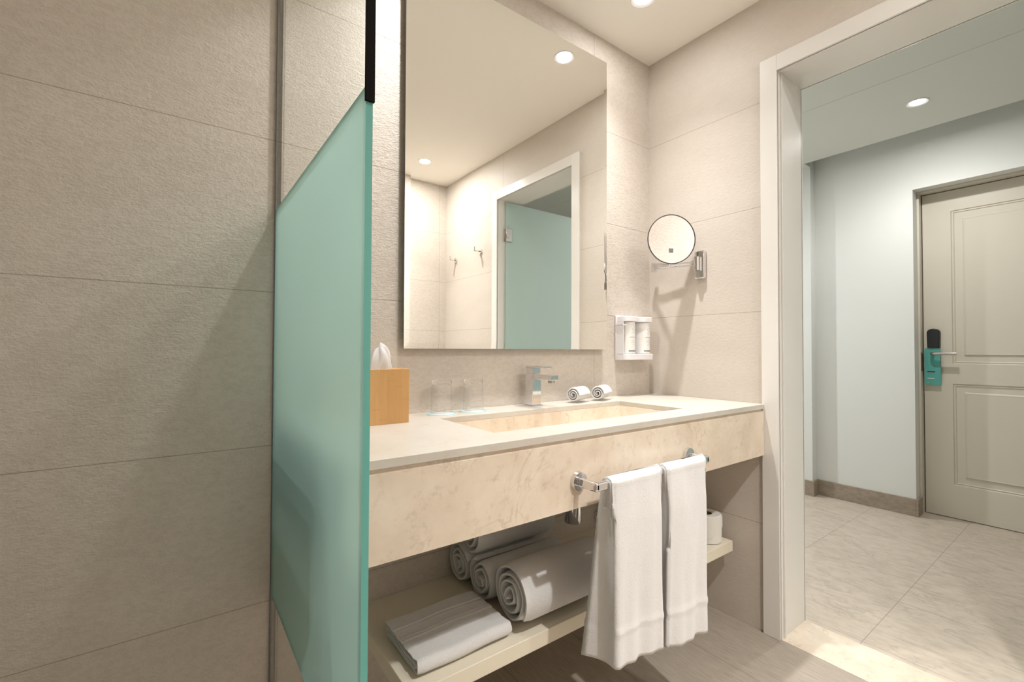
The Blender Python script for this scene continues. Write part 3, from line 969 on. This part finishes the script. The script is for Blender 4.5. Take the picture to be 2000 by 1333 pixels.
# ------------------------------------------------------------------ magnifying mirror
t = thing('magnifying_mirror', (0, 0, 0), 'round chrome magnifying mirror on a folding arm, on the tiled wall beside the doorway', 'mirror')
bm = bmesh.new(); box(bm, XR - .022, XR - .0005, 1.052, 1.096, 1.366, 1.486)
obj('wall_plate', bm, M['chrome'], t, bevel=.005, bseg=3)
bm = bmesh.new(); cyl(bm, (XR - .032, 1.078, 1.400), (XR - .032, 1.078, 1.458), .0115)
obj('pivot_barrel', bm, M['chrome'], t, smooth='auto')
bm = bmesh.new()
for z in (1.4245, 1.4375):
    cyl(bm, (XR - .035, 1.085, z), (1.752, 1.272, z + .006), .0042, n=16)
obj('wall_arm', bm, M['chrome'], t, smooth='auto')
bm = bmesh.new(); box(bm, 1.741, 1.763, 1.270, 1.288, 1.417, 1.462)
obj('elbow_joint', bm, M['chrome'], t, bevel=.003)
bm = bmesh.new()
cyl(bm, (1.742, 1.274, 1.452), (1.690, 1.158, 1.432), .005, n=16)
cyl(bm, (1.742, 1.274, 1.440), (1.690, 1.158, 1.424), .004, n=16)
obj('mirror_arm', bm, M['chrome'], t, smooth='auto')
MC = Vector((1.678, 1.138, 1.531)); NA = math.radians(238)
nrm = Vector((math.cos(NA), math.sin(NA), -.04)).normalized()
e1 = Vector((-nrm.y, nrm.x, 0)).normalized(); e2 = nrm.cross(e1)
if e2.z < 0: e2 = -e2
bm = bmesh.new(); cyl(bm, MC - .101 * e2 - .004 * nrm, (1.690, 1.158, 1.422), .0055, n=16)
obj('swivel_stem', bm, M['chrome'], t, smooth='auto')
def disc_pt(r, a, d): return MC + r * (math.cos(a) * e1 + math.sin(a) * e2) + d * nrm
def disc_lathe(prof, n=72, closed=False):
    bm = bmesh.new(); rings = []
    for r, d in prof:
        rings.append([bm.verts.new(disc_pt(0, 0, d))] if r < 1e-6 else [bm.verts.new(disc_pt(r, 2 * PI * i / n, d)) for i in range(n)])
    pr = list(zip(rings[:-1], rings[1:])) + ([(rings[-1], rings[0])] if closed else [])
    for A, B in pr:
        for i in range(n):
            j = (i + 1) % n
            if len(A) == 1: bm.faces.new((A[0], B[j], B[i]))
            elif len(B) == 1: bm.faces.new((A[i], A[j], B[0]))
            else: bm.faces.new((A[i], A[j], B[j], B[i]))
    return bm
Rm = .1005; RC = 1.1
prof = [(Rm * k / 12, -(RC - math.sqrt(RC ** 2 - Rm ** 2)) + (RC - math.sqrt(RC ** 2 - (Rm * k / 12) ** 2))) for k in range(13)]
obj('mirror_face', disc_lathe(prof), plain('grey_tinted_mirror', (0.76, 0.73, 0.72), 0.0, 1.0), t, smooth=True)
obj('mirror_shell', disc_lathe([(0, -.020), (.09, -.018), (.1005, -.011), (.1035, -.006), (.1035, -.0005), (.1012, -.0005), (.1005, -.010), (0, -.013)]), M['chrome'], t, smooth='auto')
obj('mirror_rim', disc_lathe([(.1008, -.001), (.1008, .0015), (.1046, .0015), (.1046, -.001)], closed=True), M['dark_edge'], t, smooth='auto')
bm = bmesh.new(); q = []
for sx, sz in ((-1, -1), (1, -1), (1, 1), (-1, 1)):
    q.append(bm.verts.new(MC + (.0 + .009 * sx) * e1 + (-.047 + .009 * sz) * e2 + (-.0030) * nrm))
bm.faces.new(q)
ext = bmesh.ops.extrude_face_region(bm, geom=bm.faces[:]); bmesh.ops.translate(bm, vec=.0008 * nrm, verts=[v for v in ext['geom'] if isinstance(v, bmesh.types.BMVert)])
obj('battery_window', bm, plain('violet_grey_print', (0.20, 0.18, 0.22), .4), t)

# ------------------------------------------------------------------ robe hooks (seen in the big mirror)
def hook(y, z, label):
    t = thing('robe_hook', (XR, y, z), label, 'hook', 'robe hooks on the tiled wall')
    bm = bmesh.new(); cyl(bm, (-.0005, 0, 0), (-.010, 0, 0), .022, .021, 36); obj('hook_base', bm, M['chrome'], t, smooth='auto')
    bm = bmesh.new(); box(bm, -.052, -.009, -.0075, .0075, -.006, .006); box(bm, -.060, -.050, -.0075, .0075, -.006, .030)
    obj('hook_arm', bm, M['chrome'], t, bevel=.003)
hook(-.57, 1.775, 'small chrome robe hook seen in the big mirror, the one nearer the rear corner')
hook(-.205, 1.785, 'small chrome robe hook seen in the big mirror, the one nearer the doorway')

# ------------------------------------------------------------------ glass door of the bathroom, open into the hall
d2 = thing('door_2', (0, 0, 0), None, None); d2['kind'] = 'structure'
bm = bmesh.new(); box(bm, 1.858, 2.58, .028, .036, .012, 2.10)
obj('frosted_leaf', bm, M['frost_door'], d2)
for z in (.30, 1.868):
    bm = bmesh.new(); box(bm, 1.850, 1.905, .0365, .046, z - .045, z + .045); box(bm, 1.850, 1.905, .0175 + .003, .0275, z - .045, z + .045); box(bm, 1.852, 1.872, .046, .052, z - .022, z + .022)
    obj('hinge', bm, M['steel'], d2, bevel=.002)

# ------------------------------------------------------------------ entry door
d1 = thing('door_1', (0, 0, 0), None, None); d1['kind'] = 'structure'
XD = 3.985
bm = bmesh.new()
# frame
for b in ((3.925, 4.02, D1 - .012, D1 - .0005, 0, DZ), (3.925, 4.02, D0 + .0005, D0 + .012, 0, DZ), (3.925, 4.02, D0 + .012, D1 - .012, DZ - .012, DZ - .0005)):
    box(bm, *b)
obj('door_frame', bm, M['door_paint'], d1, bevel=.001)
bm = bmesh.new(); box(bm, XD + .012, 4.03, D0 + .012, D1 - .012, 0, DZ - .012)
obj('door_gap_shade', bm, M['gap'], d1)  # dark sheet behind the leaf, paints the shade seen through the gap
LY0, LY1, LZ0, LZ1 = D0 + .016, D1 - .0165, .004, DZ - .0165
bm = bmesh.new()
def face_rect(y0, y1, z0, z1, x): return [bm.verts.new((x, y, z)) for y, z in ((y0, z0), (y1, z0), (y1, z1), (y0, z1))]
def bridge(A, B):
    for i in range(4): bm.faces.new((A[i], A[(i + 1) % 4], B[(i + 1) % 4], B[i]))
py0, py1 = LY0 + .137, .662
ys = [LY0, py0, py1, LY1]; zs = [LZ0, .212, .855, .981, 1.962, LZ1]
gv = {(i, k): bm.verts.new((XD, y, z)) for i, y in enumerate(ys) for k, z in enumerate(zs)}
for i in range(3):
    for k in range(5):
        if i == 1 and k in (1, 3): continue
        bm.faces.new((gv[i, k], gv[i + 1, k], gv[i + 1, k + 1], gv[i, k + 1]))
for k in (1, 3):
    O = [gv[1, k], gv[2, k], gv[2, k + 1], gv[1, k + 1]]
    y0, y1, z0, z1 = py0, py1, zs[k], zs[k + 1]
    prev = O
    for ins, dx in ((.004, .007), (.012, .004), (.016, .009), (.052, .009), (.060, .001), (.066, .002)):
        cur = face_rect(y0 + ins, y1 - ins, z0 + ins, z1 - ins, XD + dx); bridge(prev, cur); prev = cur
    bm.faces.new(prev)
obj('door_leaf', bm, M['door_paint'], d1)
bm = bmesh.new(); box(bm, 3.935, XD + .01, D1 - .0155, D1 - .0118, .93, 1.052)
obj('strike_plate', bm, M['brass_dark'], d1)
bm = bmesh.new()
pts = []
zc, hw_, yc_ = 1.178, .031, .748
for i in range(13):
    a = PI * i / 12; pts.append((yc_ + hw_ * math.cos(a) , zc + .030 * math.sin(a) ** .8))
pts += [(yc_ - hw_ + .002, 1.084), (yc_ + hw_ - .002, 1.084)]
A = [bm.verts.new((XD - .028, y, z)) for y, z in pts]; B = [bm.verts.new((XD - .0003, yc_ + (y - yc_) * 1.1, z)) for y, z in pts]
bm.faces.new(A); bm.faces.new(B)
for i in range(len(pts)): bm.faces.new((A[i], A[(i + 1) % len(pts)], B[(i + 1) % len(pts)], B[i]))
obj('card_lock', bm, M['black'], d1, bevel=.004, bseg=3)
hd = bpy.data.objects.new('door_handle', None); COL.objects.link(hd); hd.parent = d1
bm = bmesh.new(); cyl(bm, (XD - .0003, .752, 1.046), (XD - .008, .752, 1.046), .024)
obj('rosette', bm, M['steel'], hd, smooth='auto')
bm = bmesh.new(); tube(bm, [(XD - .008, .752, 1.046), (XD - .042, .752, 1.046), (XD - .050, .749, 1.046), (XD - .054, .742, 1.046), (XD - .055, .735, 1.046), (XD - .055, .633, 1.046)], .0095)
obj('lever', bm, M['steel'], hd, smooth='auto')

# door hanger card
t = thing('door_hanger', (XD - .020, .753, 1.046), 'turquoise do-not-disturb card hanging on the lever of the cream entry door', 'door hanger')
t['label'] = 'turquoise hanger card hooked over the steel lever of the cream entry door'
bm = bmesh.new()
n = 32; ho, hi = [], []
yl, yh, zl, zh = -.039, .040, -.204, .034
loop = []
for i in range(n):
    a = 2 * PI * i / n; ca, sa = math.cos(a), math.sin(a)
    # outer rectangle only around the upper square part
    s = min((yh if ca > 0 else -yl) / max(abs(ca), 1e-6), .034 / max(abs(sa), 1e-6))
    loop.append((s * ca, s * sa, .012 * ca, .012 * sa))
for x in (0, .0008):
    ho.append([bm.verts.new((x, l[0], l[1])) for l in loop]); hi.append([bm.verts.new((x, l[2], l[3])) for l in loop])
for i in range(n):
    j = (i + 1) % n
    bm.faces.new((ho[0][i], ho[0][j], hi[0][j], hi[0][i])); bm.faces.new((ho[1][j], ho[1][i], hi[1][i], hi[1][j]))
    bm.faces.new((ho[0][i], ho[1][i], ho[1][j], ho[0][j])); bm.faces.new((hi[0][j], hi[1][j], hi[1][i], hi[0][i]))
box(bm, 0, .0008, yl, yh, zl, -.034)
card = obj('card', bm, M['turquoise'], t)
def mark(y0, y1, z0, z1, m, name='print_line'):
    bm = bmesh.new(); box(bm, -.0006, -.0001, y0, y1, z0, z1); obj(name, bm, M[m], card)
def text_on(body, size, y, z, m, name):
    cu = bpy.data.curves.new(name, 'FONT'); cu.body = body; cu.size = size; cu.extrude = .0002; cu.offset = .0002
    o = bpy.data.objects.new(name, cu); COL.objects.link(o); o.parent = t
    # reads towards -X: right direction is -Y
    o.matrix_local = Matrix(((0, 0, -1, -.0006), (-1, 0, 0, y), (0, 1, 0, z), (0, 0, 0, 1)))
    cu.materials.append(M[m]); return o
mark(-.012, .027, -.122, -.116, 'black')
mark(-.012, .026, -.1245, -.1235, 'ink')
mark(-.008, .026, -.166, -.160, 'white_print')
mark(-.008, .022, -.172, -.1705, 'ink')
mark(.020, .026, -.192, -.1895, 'white_print')

# ------------------------------------------------------------------ put each thing's empty at its own base, parts staying where they are
bpy.context.view_layer.update()
for t in [o for o in bpy.data.objects if o.type == 'EMPTY' and o.parent is None and o.location.length < 1e-9]:
    pts = [c.matrix_world @ Vector(v) for c in t.children_recursive if c.type == 'MESH' for v in c.bound_box]
    if not pts: continue
    lo = [min(p[i] for p in pts) for i in range(3)]; hi = [max(p[i] for p in pts) for i in range(3)]
    base = Vector(((lo[0] + hi[0]) / 2, (lo[1] + hi[1]) / 2, lo[2]))
    t.location = base
    for c in t.children: c.location = c.location - base
